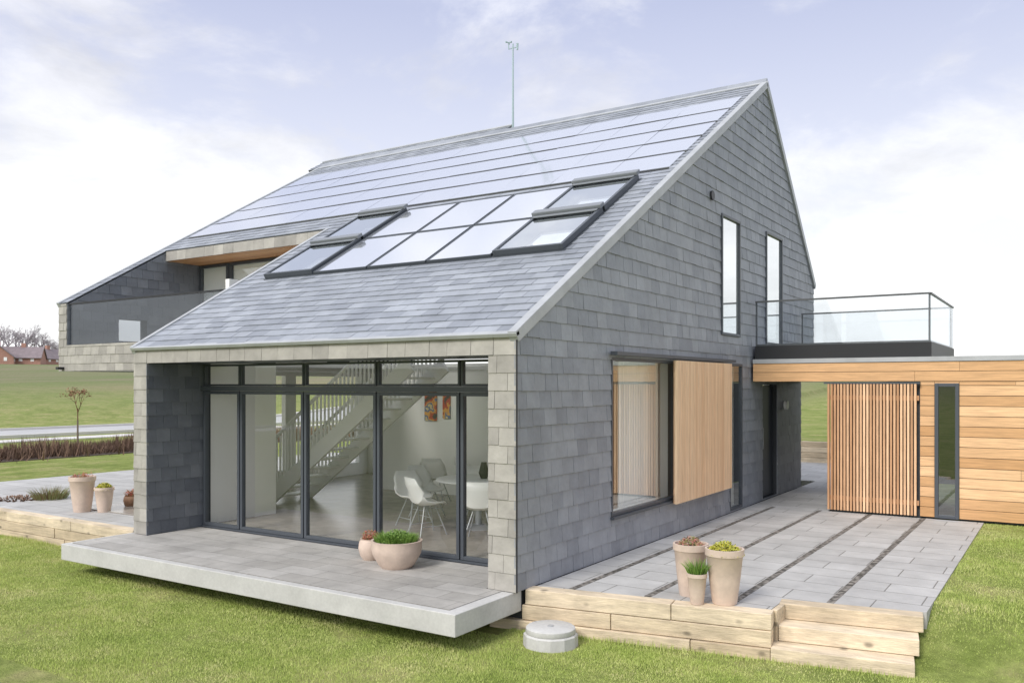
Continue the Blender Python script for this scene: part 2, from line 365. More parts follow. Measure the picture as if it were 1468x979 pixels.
G().box(-11.1,-5.19,7.525,7.8,2.505,2.6).make('front_header',dark_back,house)
slates('pier_slate_cladding',FY(7.525),[[(MX,0),(-11.11,0),(-11.11,2.464),(MX,2.464)]],.19,.30,slate_front_lit,house,seed=11,lift=.010,wvar=.2)
slates('pier_slate_cladding',FY(7.525),[[(-5.18,0),(CX-.004,0),(CX-.004,2.464),(-5.18,2.464)]],.19,.30,slate_front_lit,house,seed=11,lift=.010,wvar=.2)
slates('header_slate_cladding',FY(7.525,2.465),[[(MX,0),(CX-.004,0),(CX-.004,.2),(MX,.2)]],.205,.30,slate_front_lit,house,seed=12,lift=.010,wvar=.2)
slates('recess_slate_cladding',FX(-11.12),[[(7.5,0),(8.5,0),(8.5,2.46),(7.5,2.46)]],.19,.25,slate_shaded,house,seed=5,lift=.012,wvar=.14)
G().box(-5.18,-5.175,7.53,8.5,0,2.46).make('pier_lining',anth,house)
G().box(MX,MX+.2,8.62,10.0,0,2.65).make('side_wall',dark_back,house)
G().box(-11.11,-5.18,7.53,8.42,2.466,2.5).make('soffit',anth,house)
G().box(CX-.003,CX+.012,7.50,7.511,0,2.62).make('corner_trim',black,house)
G().box(MX+.3,CX-.05,7.7,18.6,-.6,-.01).box(-14.4,MX+.3,10,16,-.6,-.01).make('foundation',dark_back,house)
def win(nm,F,u0,u1,v0,v1,fw,n0,n1,gm,parent,fm=anth,gn=None,label=None):
    g=G();g.box(u0,u0+fw,v0,v1,n0,n1,F).box(u1-fw,u1,v0,v1,n0,n1,F).box(u0+fw,u1-fw,v0,v0+fw,n0,n1,F).box(u0+fw,u1-fw,v1-fw,v1,n0,n1,F)
    w=g.make(nm,fm,parent,bevel=.004,label=label)
    gn=(n0+n1)/2 if gn is None else gn
    q=G();q.v=[tuple(P(F,a,b,gn)) for a,b in ((u0+fw*.9,v0+fw*.9),(u1-fw*.9,v0+fw*.9),(u1-fw*.9,v1-fw*.9),(u0+fw*.9,v1-fw*.9))];q.f=[[0,1,2,3]];q.t=[.5]
    q.make('pane',gm,w)
    return w
GY=8.47;FG=FY(GY)
mx_=[-11.10,-10.26,-8.93,-7.59,-6.24,-5.19]
for a,b in zip(mx_,mx_[1:]):
    win('glass_door',FG,a+.010,b-.010,.03,2.06,.045,-.04,.03,clear,house)
    win('transom_window',FG,a+.010,b-.010,2.135,2.46,.03,-.04,.02,clear,house)
G().box(-11.1,-5.19,2.063,2.132,-.05,.07,FG).box(-11.1,-5.19,0,.027,-.05,.05,FG).make('transom_rail',anth,house)
# interior
G().box(-14.3,-5.1,8.5,15.6,.004,.02).make('floor',floorm,house)
r=regions([[(-14.3,9.9),(-5.1,9.9),(-5.1,15.6),(-14.3,15.6)],[(MX+.2,8.45),(-5.1,8.45),(-5.1,9.9),(MX+.2,9.9)]],[(-12.3,-5.3,9.0,13.3)])
prisms('ceiling',W,r,2.5,2.56,white,house)
bw=regions([[(-14.3,0),(-7.6,0),(-7.6,2.5),(-14.3,2.5)]],[(-14.1,-12.3,.1,2.35)])
prisms('back_wall',FY(15.6),bw,-.12,0,white,house)
prisms('left_wall',FX(-14.3),regions([[(10,0),(15.6,0),(15.6,2.5),(10,2.5)]],[(10.3,13.0,.3,2.35),(13.3,15.3,.3,2.35)]),-.12,0,white,house)
prisms('partition_wall',FY(13.52),regions([[(-12.1,.02),(-5.1,.02),(-5.1,2.5),(-12.1,2.5)]],[(-9.1,-8.1,0,2.15)]),0,.12,white,house)
G().box(-14.3,-11.25,9.9,10,.02,2.5).make('partition_wall',white,house)
G().box(-11.2,-11.12,8.6,9.9,.02,2.5).make('partition_wall',white,house)
G().box(-12.4,-12.3,9.9,12.25,2.56,4.0).make('upper_partition_wall',white,house)
def curtain(x0,y0,x1,y1,z0,z1,amp,nw):
    g=G();n=nw*8
    for i in range(n+1):
        t=i/n;dx,dy=x1-x0,y1-y0;L_=math.hypot(dx,dy);o=amp*math.sin(t*nw*6.283)+amp*.4*math.sin(t*nw*2.1*6.283)
        x=x0+dx*t-dy/L_*o;y=y0+dy*t+dx/L_*o;g.v+=[(x,y,z0),(x,y,z1)]
        if i: a=2*i-2;g.f.append([a,a+2,a+3,a+1]);g.t.append(.5)
    return g.make('curtain',white,house,smooth=True)
curtain(-5.18,10.65,-5.18,12.3,.05,2.48,.022,14)
g=G()
for i in range(16): g.box(-7.1+i*.08,-7.04+i*.08,13.25,13.3,.02,2.4)
g.make('slatted_partition',shut,house)
# staircase
st=G();ang_=math.atan2(2.5,3.45);Ls=math.hypot(2.5,3.45)
for yy in (10.7,11.6):
    SF=frame((-12.3,yy,.02),(math.cos(ang_),0,math.sin(ang_)),(-math.sin(ang_),0,math.cos(ang_)))
    st.box(0,Ls-.05,-.14,.12,-.03,.03,SF)
for i in range(14):
    xx=-12.3+3.45*(i+.5)/14;zz=2.5*(i+.6)/14
    st.box(xx-.13,xx+.14,10.73,11.57,zz,zz+.035)
str_=st.make('staircase',whitep,house)
rl=G()
for yy in (10.68,11.62):
    for i in range(38):
        xx=-12.25+i*.092;zb=2.5*(xx+12.3)/3.45+.1;zt=zb+.85
        rl.box(xx-.015,xx+.015,yy-.012,yy+.012,zb,zt)
    rl.rod((-12.3,yy,1.0),(-8.8,yy,3.5),.032)
    rl.box(-12.35,-12.28,yy-.03,yy+.03,.02,1.03)
rl.make('stair_railing',whitep,str_)
# gable windows
win('living_room_window',FX(CX-.03),9.73,11.9,.5,2.5,.04,-.08,.022,sideg,house,gn=-.01)
win('narrow_window',FX(CX-.03),14.2,14.86,.02,2.52,.045,-.12,.02,sideg,house,gn=-.01)
G().box(9.71,11.93,.465,.497,-.02,.035,FX(CX)).make('window_sill',anth,house)
win('upper_window',FX(CX-.03),13.76,14.70,2.98,4.98,.045,-.11,.04,upg,house,gn=.005)
win('upper_window',FX(CX-.03),16.22,17.30,2.92,5.05,.045,-.11,.04,upg,house,gn=.005)
d=G().box(16.07,16.98,.03,2.14,-.2,-.1,FX(CX)).make('entrance_door',anth,house,bevel=.005)
G().rod((CX-.06,16.2,.95),(CX-.06,16.2,1.35),.015).make('handle',zinc,d)
G().rod((CX-.01,17.5,1.75),(CX+.05,17.5,1.75),.09,k=20).make('wall_lamp',whitep,house)
G().rod((CX-.01,13.3,5.18),(CX+.02,13.3,5.18),.075,k=20).make('vent',black,house)
# sliding shutter
g=G();yy=11.53
while yy<13.9:
    w=.04;g.box(CX+.085,CX+.125,yy,yy+w,.46,2.5);yy+=w+.014
g.box(CX+.07,CX+.085,11.55,13.9,.6,.68,t=.2).box(CX+.07,CX+.085,11.55,13.9,2.25,2.33,t=.2).box(CX+.066,CX+.07,11.54,13.9,.46,2.5,t=.1)
g.make('sliding_shutter',shut,house)
G().box(CX+.015,CX+.11,9.65,14.15,2.525,2.57).make('shutter_rail',anth,house)
# roof
def rr(x0,x1,y0,y1): return [(x0,S(y0)),(x1,S(y0)),(x1,S(y1)),(x0,S(y1))]
SK=(-10.86,-5.33,S(9.42),S(11.74));SP=(-16.3,-5.02,S(12.0),S(15.45))
skcw=(SK[1]-SK[0])/5;skrh=(SK[3]-SK[2])/2
skh=[(SK[0]+j*skcw+.08,SK[0]+(j+1)*skcw-.08,SK[2]+i*skrh+.08,SK[2]+(i+1)*skrh-.12) for i in range(2) for j in (0,4)]
solid=[rr(MX+.02,CX-.29,7.56,11.45),rr(LX+.25,CX-.29,11.45,YR)]
prisms('roof',RF,regions(solid,skh),-.15,0,dark_back,house)
prisms('roof_lining',RF,regions([rr(MX+.1,CX-.29,8.5,11.45),rr(-12.4,CX-.29,11.45,16.0)],skh),-.18,-.151,white,house)
back=frame((0,YR,RZ(YR)),(-1,0,0),(0,YB-YR,ZB-RZ(YR)));Lb=math.hypot(YB-YR,ZB-RZ(YR))
rh_=[(5.6,8.2,.5,4.0),(8.5,11.5,.5,4.0)]
prisms('rear_roof',back,regions([[(-(CX-.02),0),(-LX,0),(-LX,Lb),(-(CX-.02),Lb)]],rh_),-.2,0,slate_roof,house)
for h_ in rh_: win('added_rear_skylight',back,h_[0]+.01,h_[1]-.01,h_[2]+.01,h_[3]-.01,.05,-.05,.05,clear,house)  # unseen rear glazing, added to let more daylight into the rooms
til=regions([rr(MX,CX-.06,7.5,11.45),rr(LX+.05,CX-.06,11.45,YR),rr(LX+.05,LX+.29,9.28,11.45)],[SK,SP])
slates('roof_slates',RF,til,.175,.3,slate_roof,house,seed=21,lift=.011,wvar=.2)
ext=[rr(LX-.4,-10.9,YR,16.8)]
prisms('ridge_extension',RF,ext,-.6,0,dark_back,house);slates('ridge_slates',RF,ext,.2,.3,slate_roof,house,seed=22,lift=.01)
g=G();g.box(CX-.085,CX+.022,-.03,S(YR)+.02,-.09,.032,RF)
g.box(-(CX+.022),-(CX-.085),.0,Lb+.02,-.09,.032,back)
g.box(MX-.02,CX+.022,-.04,.03,-.03,.018,RF)
g.box(LX-.02,LX+.07,S(9.24),S(YR),-.09,.032,RF)
g.box(MX-.03,MX+.05,-.03,S(11.4),-.09,.03,RF)
g.box(LX,CX-.09,S(YR)-.08,S(YR)+.02,.012,.03,RF)
g.box(LX-.42,-10.88,S(16.8)-.08,S(16.8)+.03,-.1,.035,RF)
g.make('roof_flashing',zinc,house,bevel=.006)
# solar panels
G().box(SP[0],SP[1],SP[2],SP[3],.0,.012,RF).make('panel_base',black,house)
rows=5;cols=11;rh=(SP[3]-SP[2])/rows;cw=(SP[1]-SP[0])/cols
for i in range(rows):
    for j in range(cols):
        u0=SP[0]+j*cw+.0025;u1=SP[0]+(j+1)*cw-.0025;v0=SP[2]+i*rh+.055;v1=SP[2]+(i+1)*rh-.03
        tl=(hsh(i,j,77)-.5)*.005;tv=(hsh(j,i,78)-.5)*.005
        g=G()
        for n_ in (0,1):
            for (a,b,s1,s2) in ((u0,v0,-1,-1),(u1,v0,1,-1),(u1,v1,1,1),(u0,v1,-1,1)):
                g.v.append(tuple(P(RF,a,b,.014 if n_==0 else .032+tl*s1+tv*s2)))
        for q in ((3,2,1,0),(4,5,6,7),(0,1,5,4),(1,2,6,5),(2,3,7,6),(3,0,4,7)): g.f.append(list(q));g.t.append(.5)
        g.make('solar_panel',solar,house)
# skylight array
prisms('skylight_base',RF,regions([[(SK[0],SK[2]),(SK[1],SK[2]),(SK[1],SK[3]),(SK[0],SK[3])]],skh),.001,.02,anth,house)
for i in range(2):
    for j in range(5):
        u0=SK[0]+j*skcw;v0=SK[2]+i*skrh
        if j in (0,4):
            u0+=.02;u1=u0+skcw-.04;v0+=.02;v1=v0+skrh-.06
            w=win('skylight',RF,u0,u1,v0,v1,.045,.021,.10,skyg,house,fm=hoodm if False else anth,gn=.085)
            G().box(u0-.015,u1+.015,v1-.08,v1+.05,.101,.16,RF).box(u0+.02,u1-.02,v1-.15,v1-.09,.101,.12,RF).make('hood',hoodm,w,bevel=.01)
        else:
            w=win('collector_panel',RF,u0+.012,u0+skcw-.012,v0+.012,v0+skrh-.012,.02,.021,.06,collector,house,gn=.052)
# upper balcony (left wing)
YF=9.28
side=[(YF,2.42),(12.6,2.42),(12.6,RZ(12.6)-.03),(YF,RZ(YF)-.03)]
sr=regions([side],[(10.35,11.0,3.05,3.5)])
prisms('side_wall',FX(LX+.27),sr,-.24,0,dark_back,house)
slates('side_slate_cladding',FX(LX+.27),sr,.19,.25,slate_shaded,house,seed=31,lift=.012)
prisms('rear_side_wall',FX(LX+.24),[[(12.6,2.42),(YB,2.42),(YB,ZB-.2),(YR,RZ(YR)-.25),(12.6,RZ(12.6)-.05)]],-.2,0,dark_back,house)
slates('parapet_slate_cladding',FY(YF),regions([[(LX,2.42),(MX,2.42),(MX,RZ(YF)-.02),(LX,RZ(YF)-.02)]],[(LX+.27,MX+1,2.92,9)]),.16,.26,slate_front_lit,house,seed=33,lift=.011)
g=G();g.box(LX+.04,MX,YF+.005,YF+.15,2.43,2.9).box(LX+.03,-12.4,YF+.15,YB,2.43,2.6).box(-12.4,MX,YF+.15,9.9,2.43,2.6).box(LX+.28,MX,YF+.15,12.3,2.75,2.88)
g.make('upper_floor',conc,house)
rg=G().box(LX+.3,MX-.01,2.9,3.70,-.05,-.035,FY(YF)).make('balcony_glass',smoke,house)
G().box(LX+.28,MX-.01,3.70,3.73,-.065,-.02,FY(YF)).box(LX+.28,MX-.01,2.89,2.93,-.065,-.02,FY(YF)).make('rail',black,rg)
slates('header_slate_cladding',FY(11.45,4.80),[[(LX+.27,0),(MX,0),(MX,RZ(11.45)-4.82),(LX+.27,RZ(11.45)-4.82)]],.24,.3,slate_front_lit,house,seed=35)
g=G()
for i in range(7): g.box(LX+.29,MX,11.47+i*.125,11.585+i*.125,4.80,4.83)
g.make('wood_soffit',soff,house)
G().box(LX+.29,MX,11.46,12.3,4.84,5.0).make('soffit_backing',dark_back,house)
for a,b in ((-16.25,-15.3),(-15.25,-13.4),(-13.35,-11.5)):
    w=win('balcony_window',FY(12.3),a,b,2.9,4.79,.06,-.03,.03,balg,house)
    G().box(a+.05,b-.05,2.95,4.75,-.06,-.05,FY(12.3)).make('blind',white,w)
G().box(LX+.12,LX+.2,YF-.14,YF,2.45,2.5).make('spout',black,house)
# ridge mast
mast=G();mxp=-10.85;myp=16.75;zb=RZ(16.7)
mast.rod((mxp,myp,zb-.3),(mxp,myp,10.05),.026,.016).rod((mxp-.12,myp,9.95),(mxp+.12,myp,9.95),.012).rod((mxp-.12,myp,9.95),(mxp-.12,myp,10.1),.012).rod((mxp+.12,myp,9.88),(mxp+.12,myp,10.03),.02,.03)
for a in range(3): mast.rod((mxp-.12,myp,10.1),(mxp-.12+.08*math.cos(a*2.1),myp+.08*math.sin(a*2.1),10.1),.01,.025)
mast.make('weather_mast',M('galvanised',(.35,.45,.47),rough=.5),house)
# interior things
def chair(loc,rz,first=[None]):
    e=top('dining_chair','white moulded shell chair with wire legs beside dining table','chair',loc,rz,'white chairs around the dining table')
    if first[0] is None:
        g=G();prof=[(-.22,.44),(-.16,.455),(0,.43),(.12,.43),(.18,.46),(.22,.55),(.25,.68),(.27,.82)]
        wd=[.18,.23,.25,.25,.25,.24,.23,.17];cu=[.01,.03,.05,.08,.12,.08,.03,.0];n=9
        for (yy,zz),w,c in zip(prof,wd,cu):
            for i in range(n):
                t=-1+2*i/(n-1);g.v.append((w*t,yy-(c*.8*t*t if zz>.46 else 0),zz+c*abs(t)**3))
        for m in range(7):
            for i in range(n-1):
                a=m*n+i;g.f.append([a,a+1,a+n+1,a+n]);g.t.append(.5)
        s=g.make('seat_shell',whitep,e,smooth=True,local=True);md=s.modifiers.new('Solid','SOLIDIFY');md.thickness=.014
        lg=G()
        for sx in (-1,1):
            for sy in (-1,1):
                lg.rod((sx*.08,sy*.08,.43),(sx*.21,sy*.21,.0),.009)
            lg.rod((sx*.17,-.17,.13),(sx*.17,.17,.13),.006)
        l=lg.make('leg_frame',zinc,e,local=True);first[0]=(s,l)
    else:
        for c in first[0]:
            k=c.copy();k.parent=e;COL.objects.link(k)
    return e
tx,ty=-7.45,10.55
for cx_,cy_,rz in ((-8.35,10.15,math.radians(70)),(-7.75,9.7,math.radians(155)),(-6.85,9.75,math.radians(205)),(-6.5,10.4,math.radians(260)),(-7.1,11.4,0),(-8.0,11.3,math.radians(40)),(-9.7,12.4,math.radians(200)),(-9.1,12.7,math.radians(160)),(-8.75,10.95,math.radians(80))):
    chair((cx_,cy_,.02),rz)
tb=top('dining_table','round white dining table with pedestal leg','table',(tx,ty,.02))
G().lathe((tx,ty,.02),[(.62,.70),(.64,.71),(.64,.73),(.62,.74)]).make('table_top',whitep,tb,smooth=True)
G().lathe((tx,ty,.02),[(.3,0),(.28,.02),(.05,.05),(.04,.6),(.15,.699)]).make('pedestal',zinc,tb,smooth=True)
vs=top('vase','small dark vase standing on the dining table','vase',(tx+.1,ty,.762))
G().lathe((tx+.1,ty,.762),[(.05,0),(.08,.08),(.05,.2),(.04,.24)]).make('body',black,vs,smooth=True)
def artmat():
    m=bpy.data.materials.new('abstract_paint');m.use_nodes=True;nt=m.node_tree;N=nt.nodes;L=nt.links
    tc=N.new('ShaderNodeTexCoord');no=N.new('ShaderNodeTexNoise');no.inputs['Scale'].default_value=5;no.inputs['Detail'].default_value=4;L.new(tc.outputs['Object'],no.inputs[0])
    r=N.new('ShaderNodeValToRGB');L.new(no.outputs[0],r.inputs[0]);e=r.color_ramp;e.interpolation='CONSTANT';e.elements[0].color=(.08,.06,.06,1);e.elements[1].position=.62;e.elements[1].color=(.75,.6,.3,1)
    for p,c in ((.4,(.55,.08,.05,1)),(.48,(.8,.4,.1,1)),(.55,(.15,.2,.35,1))):
        q=e.elements.new(p);q.color=c
    L.new(r.outputs[0],N['Principled BSDF'].inputs['Base Color']);return m
am=artmat()
art=top('wall_picture','abstract red and orange picture on white wall','picture',(-10.6,13.38,1.5))
G().box(-10.75,-10.45,1.45,2.05,.01,.03,FY(13.4)).make('canvas',am,art)
art=top('wall_picture','narrow abstract picture on white wall','picture',(-10.2,13.38,1.5))
G().box(-10.3,-10.12,1.5,2.0,.01,.03,FY(13.4)).make('canvas',am,art)
# ------------------------------------------------------------ deck
dk=top('concrete_deck','floating pale concrete deck slab in front of the glazing','deck',(-8,7,-.2))
G().box(-11.55,-4.86,6.5,7.67,-.225,-.008).box(-11.09,-5.2,7.67,8.4,-.225,-.008).make('slab',conc,dk,bevel=.008)
G().box(-11.45,-5.0,6.6,7.495,-.006,.0).box(-11.09,-5.2,7.495,8.4,-.006,.0).make('paved_surface',deckp,dk)
# ------------------------------------------------------------ terraces
def Lf(x): return 7.68+.17*(x+4.8)
def Tf(x): return 8.55+.17*(x+2.5)
poly=[(CX+.01,Lf(CX)+.2),(-2.42,Lf(-2.42)+.2),(-2.42,Tf(-2.42)+.2),(-1.15,Tf(-1.15)+.2),(-1.15,15.32),(-3.5,15.32),(-3.5,24.7),(-8,24.7),(-8,19.9),(CX+.01,19.9)]
o=G().prism(poly,-.3,0).make('terrace_paving',pave);single(o,'grey paved terrace beside the slate wall',None,kind='structure')
o=G().box(-20,-11.45,7.8,20,-.3,0).make('terrace_paving',pave);single(o,'grey paved terrace behind timber edging',None,kind='structure')
for x in (-4.42,-3.62,-2.81,-2.0):
    y0=(Lf(x) if x<-2.5 else Tf(x))+.22
    o=G().box(x-.035,x+.035,y0,15.3,.0,.004).make('cobble_strip',cob);single(o,'dark cobble drainage strip in terrace paving',None,kind='structure')
def tbeam(g,x0,x1,f,dep,z0,z1):
    U=Vector((1,.17,0)).normalized();O=Vector((x0,f(x0),0));L_=(x1-x0)*math.hypot(1,.17)
    F=frame(O,U,(-U.y,U.x,0));g.box(0,L_,0,dep,z0,z1,F)
te=top('timber_edging','pale timber sleeper retaining edge along the terrace','retaining edge',(-3.6,7.9,-.4))
g=G();tbeam(g,-4.82,-3.3,Lf,.2,-.152,.004);tbeam(g,-3.295,-2.36,lambda x:Lf(x)+.006,.195,-.152,.001);tbeam(g,-4.85,-3.9,lambda x:Lf(x)-.012,.2,-.312,-.158);tbeam(g,-3.895,-2.36,lambda x:Lf(x)-.004,.2,-.312,-.158);tbeam(g,-5.2,-3.1,lambda x:Lf(x)-.045,.2,-.5,-.318);tbeam(g,-3.095,-2.36,lambda x:Lf(x)-.035,.2,-.5,-.318)
g.box(-2.418,-2.362,Lf(-2.36)+.205,Tf(-2.36)-.005,-.5,-.003,t=.5)
g.make('sleepers',timber,te,bevel=.007)
sp_=top('timber_steps','three wide timber sleeper steps up to the terrace','steps',(-1.8,8.1,-.4))
for k in range(3):
    z1=-.15*k
    g=G();tbeam(g,-2.418 if k==0 else -2.355,-1.15,lambda x:Tf(x)-.26*k,.275 if k else .2,z1-.146,z1+(.002 if k==0 else 0));g.make('step',timber,sp_,bevel=.007)
te2=top('timber_edging','pale timber sleeper retaining edge along the terrace','retaining edge',(-16,7.7,-.4))
g=G()
for z0,z1 in ((-.15,.005),(-.305,-.155),(-.5,-.31)):
    last=-20.1
    while last<-11.65:
        nxt=min(last+random.uniform(1.8,2.6),-11.6);g.box(last+.003,nxt-.003,7.6+random.uniform(0,.01),7.8,z0,z1);last=nxt
g.make('sleepers',timber,te2,bevel=.008)
rw=top('timber_retaining_wall','timber sleeper retaining wall below a grass bank','retaining wall',(-5,24.8,0))
g=G()
for i in range(4):
    for a,b in ((-9,-6.4),(-6.39,-3.9),(-3.89,-1)): g.box(a,b-.005,24.7,24.9,-.02+i*.15,.125+i*.15)
g.make('sleepers',timber,rw,bevel=.01)
wc=top('concrete_well_cover','round pale concrete well cover standing in the lawn','well cover',(-4.33,7.37,-.42))
cc=(-4.33,7.37,-.42)
G().lathe(cc,[(.275,-.05),(.27,.11),(.255,.125)],k=12).make('base_ring',conc,wc)
G().lathe(cc,[(.245,.127),(.25,.135),(.245,.175),(.23,.185)],k=40).make('lid',conc,wc,smooth=True)
G().lathe(cc,[(.03,.186),(.03,.195)],k=12).make('lifting_eye',zinc,wc)
# ------------------------------------------------------------ annex
an=top('wooden_annex','low flat roofed annex clad in warm larch boards','annex',(0,17,0))
AY=15.33;AF=FY(AY)
g=G();rowh=.163;z=.03
while z<2.2:
    z1=min(z+rowh-.009,2.205)
    for a,b in ((-2.06,-1.85),(-1.49,5)):
        if b>0:
            cut=random.uniform(-.9,3.5);g.box(a,cut-.002,z,z1,-.03,0,AF);g.box(cut+.002,b,z,z1,-.03,0,AF)
        else: g.box(a,b,z,z1,-.03,0,AF)
    z+=rowh
g.box(-1.845,-1.495,2.18,2.205,-.03,0,AF)
g.make('board_cladding',larch,an)
g=G()
for k,(a,b) in enumerate(((2.215,2.37),(2.378,2.53))):
    x=CX+.03
    while x<5:
        x1=min(x+random.uniform(2.5,3.6),5);g.box(x,x1-.004,a,b,-.03,.012,AF);x=x1
g.make('fascia_boards',larch,an)
g=G();g.box(-3.45,-1.86,15.37,15.5,0,2.2).box(-1.86,-1.48,15.37,15.5,2.19,2.25).box(-1.48,5,15.37,15.5,0,2.2).box(-3.45,-3.35,15.5,21,0,2.2).box(4.9,5,15.5,21,0,2.2).box(-3.35,4.9,20.9,21,0,2.2)
g.make('wall',dark_back,an)
G().box(CX+.03,5,15.37,18.8,2.22,2.52).box(-3.45,5,18.8,21,2.22,2.52).make('roof',dark_back,an)
G().box(CX+.03,5.03,15.30,18.85,2.535,2.61).make('roof_edge',zinc,an)
sd=G();x=-3.49
while x<-2.09:
    w=.034;sd.box(x,x+w,.04,2.17,.04,.085,AF);x+=w+.018
sd.box(-3.49,-2.07,.2,.28,.025,.04,AF,t=.1).box(-3.49,-2.07,1.9,1.98,.025,.04,AF,t=.1)
s_=sd.make('sliding_door',larchv,an)
G().box(-3.55,-2.05,2.172,2.2,.015,.09,AF).make('door_rail',anth,s_)
win('narrow_window',AF,-1.845,-1.495,.02,2.18,.055,-.03,.03,glass('dim_glass',(.5,.55,.57),.2,.8),an)
# balcony on annex
rb=top('roof_balcony','roof balcony with black edge and frameless glass railing','balcony',(-3.3,17,2.6))
BX0,BX1,BY0,BY1=CX+.04,-1.9,15.4,18.6
G().box(BX0,BX1,BY0,BY1,2.612,2.85).make('deck',black,rb)
railm=M('rail_grey',(.09,.095,.1),rough=.4)
def rail(F,u0,u1,n):
    g=G();
    w=(u1-u0)/n
    for i in range(n): g.box(u0+i*w+.006,u0+(i+1)*w-.006,2.86,3.625,-.006,.006,F)
    p=g.make('glass_panel',railg,rb)
    h=G().box(u0,u1,3.63,3.66,-.018,.018,F).box(u0,u1,2.851,2.885,-.018,-.007,F).box(u0,u0+.03,2.851,3.63,-.018,-.0065,F).box(u1-.03,u1,2.851,3.63,-.018,-.0065,F)
    h.make('handrail',railm,p)
rail(FY(BY0+.03),BX0,BX1-.02,1);rail(FX(BX1-.02),BY0+.055,BY1,1);rail(FY(BY1-.02),BX0,BX1-.045,1)
# ------------------------------------------------------------ pots and plants
def tuft(g,c,r,n,h0,h1,w,spread=.6):
    for i in range(n):
        a=random.uniform(0,6.283);q=r*math.sqrt(random.random());x=c[0]+q*math.cos(a);y=c[1]+q*math.sin(a)
        hgt=random.uniform(h0,h1)*(1-.3*q/r);ld=spread*hgt*q/r+random.uniform(0,.03);b=random.uniform(0,6.283);m=len(g.v);lx=ld*math.cos(a);ly=ld*math.sin(a)
        dx=w*math.cos(b);dy=w*math.sin(b)
        g.v+=[(x-dx,y-dy,c[2]),(x+dx,y+dy,c[2]),(x+dx*.7+lx*.4,y+dy*.7+ly*.4,c[2]+hgt*.6),(x-dx*.7+lx*.4,y-dy*.7+ly*.4,c[2]+hgt*.6),(x+lx,y+ly,c[2]+hgt)]
        t=random.random();g.f+=[[m,m+1,m+2,m+3],[m+3,m+2,m+4]];g.t+=[t,t]
def dome(g,c,r,h,n,s):
    for i in range(n):
        a=random.uniform(0,6.283);q=math.sqrt(random.random());zz=h*(1-q*q)*random.uniform(.55,1.05)
        p=Vector((c[0]+r*q*math.cos(a),c[1]+r*q*math.sin(a),c[2]+zz));m=len(g.v);k=random.uniform(.6,1.3)*s
        u=Vector((random.gauss(0,1),random.gauss(0,1),random.gauss(0,.6))).normalized();v=u.orthogonal().normalized()
        for du,dv in ((-1,0),(0,-.5),(1,0),(0,.5)): g.v.append(tuple(p+u*du*k+v*dv*k))
        g.f.append([m,m+1,m+2,m+3]);g.t.append(random.random())
def pot(loc,r,h,shape,kind,label,pm=potm,grp=None):
    e=top('potted_plant',label,'potted plant',loc,0,grp)
    if shape=='tall': pr=[(r*.62,0),(r*.64,.01),(r*.8,h*.45),(r*.92,h*.85),(r,h*.88),(r,h),(r*.9,h),(r*.86,h*.9)]
    elif shape=='bowl': pr=[(r*.6,0),(r*.72,h*.12),(r*.95,h*.5),(r,h*.72),(r*.99,h*.9),(r*1.02,h),(r*.92,h),(r*.88,h*.88)]
    else: pr=[(r*.6,0),(r*.85,h*.2),(r,h*.55),(r*.93,h*.85),(r*.8,h*.95),(r*.84,h),(r*.75,h),(r*.7,h*.9)]
    G().lathe(loc,pr,k=40).make('pot',pm,e,smooth=True)
    rt=pr[-1][0];z=loc[2]+h*.9
    G().lathe((loc[0],loc[1],z),[(rt*1.0,0),(rt*.9,.006)],k=24).make('soil',soil,e)
    g=G();c=(loc[0],loc[1],z)
    if kind=='grass':
        dome(g,c,rt*.95,.15,900,.012);tuft(g,c,rt*.92,1000,.08,.15,.004,.5)
        for i in range(6):
            a=i*1.05;tuft(g,(c[0]+.13*math.cos(a),c[1]+.13*math.sin(a),c[2]),.09,150,.08,.17,.004,.8)
    elif kind=='spiky': tuft(g,c,rt*.9,220,.12,.22,.004)
    elif kind=='yellow': dome(g,c,rt*1.15,.12,900,.014)
    elif kind=='red':
        tuft(g,c,rt*.85,140,.06,.13,.004)
        for i in range(16):
            a=random.uniform(0,6.28);q=rt*.8*math.sqrt(random.random());hz=random.uniform(.07,.13)
            dome(g,(c[0]+q*math.cos(a),c[1]+q*math.sin(a),c[2]+hz-.03),.028,.045,26,.009)
    else: dome(g,c,rt*1.05,.12,600,.014)
    g.make('foliage',dict(grass=gleaf,spiky=gleaf,yellow=yleaf,red=rleaf).get(kind,pleaf),e)
    return e
pot((-6.70,7.81,.0),.30,.32,'bowl','grass','wide clay bowl planted with green grass on the deck')
pot((-7.26,7.98,.0),.155,.26,'round','red','small round clay pot with pinkish flowers on the deck')
pot((-3.28,8.42,.0),.18,.53,'tall','pink','tall clay pot with mixed succulents on the terrace')
pot((-2.87,8.27,.004),.19,.54,'tall','yellow','tall clay pot with yellow green plant on the terrace')
pot((-3.09,8.1,.004),.10,.30,'tall','spiky','small clay pot with spiky green grass on the terrace edge')
pot((-14.13,8.32,.0),.215,.6,'tall','red','tall clay pot with red flowers on the paved terrace')
pot((-13.78,8.5,.0),.16,.42,'tall','yellow','smaller clay pot with low plant on the paved terrace')
pot((-13.95,9.1,.0),.12,.2,'round','red','small brown round pot with a low plant',potb)
sg=G();tuft(sg,(-16.2,8.9,0.0),.28,520,.14,.32,.005,.9);o=sg.make('sedge_plant',sedge);single(o,'clump of dry green sedge on the paving','plant')
sg=G();tuft(sg,(-16.7,8.6,0.0),.5,260,.02,.05,.02,.9);o=sg.make('leaf_mulch',dry);single(o,'low brown mulch around the sedge',None,kind='stuff')
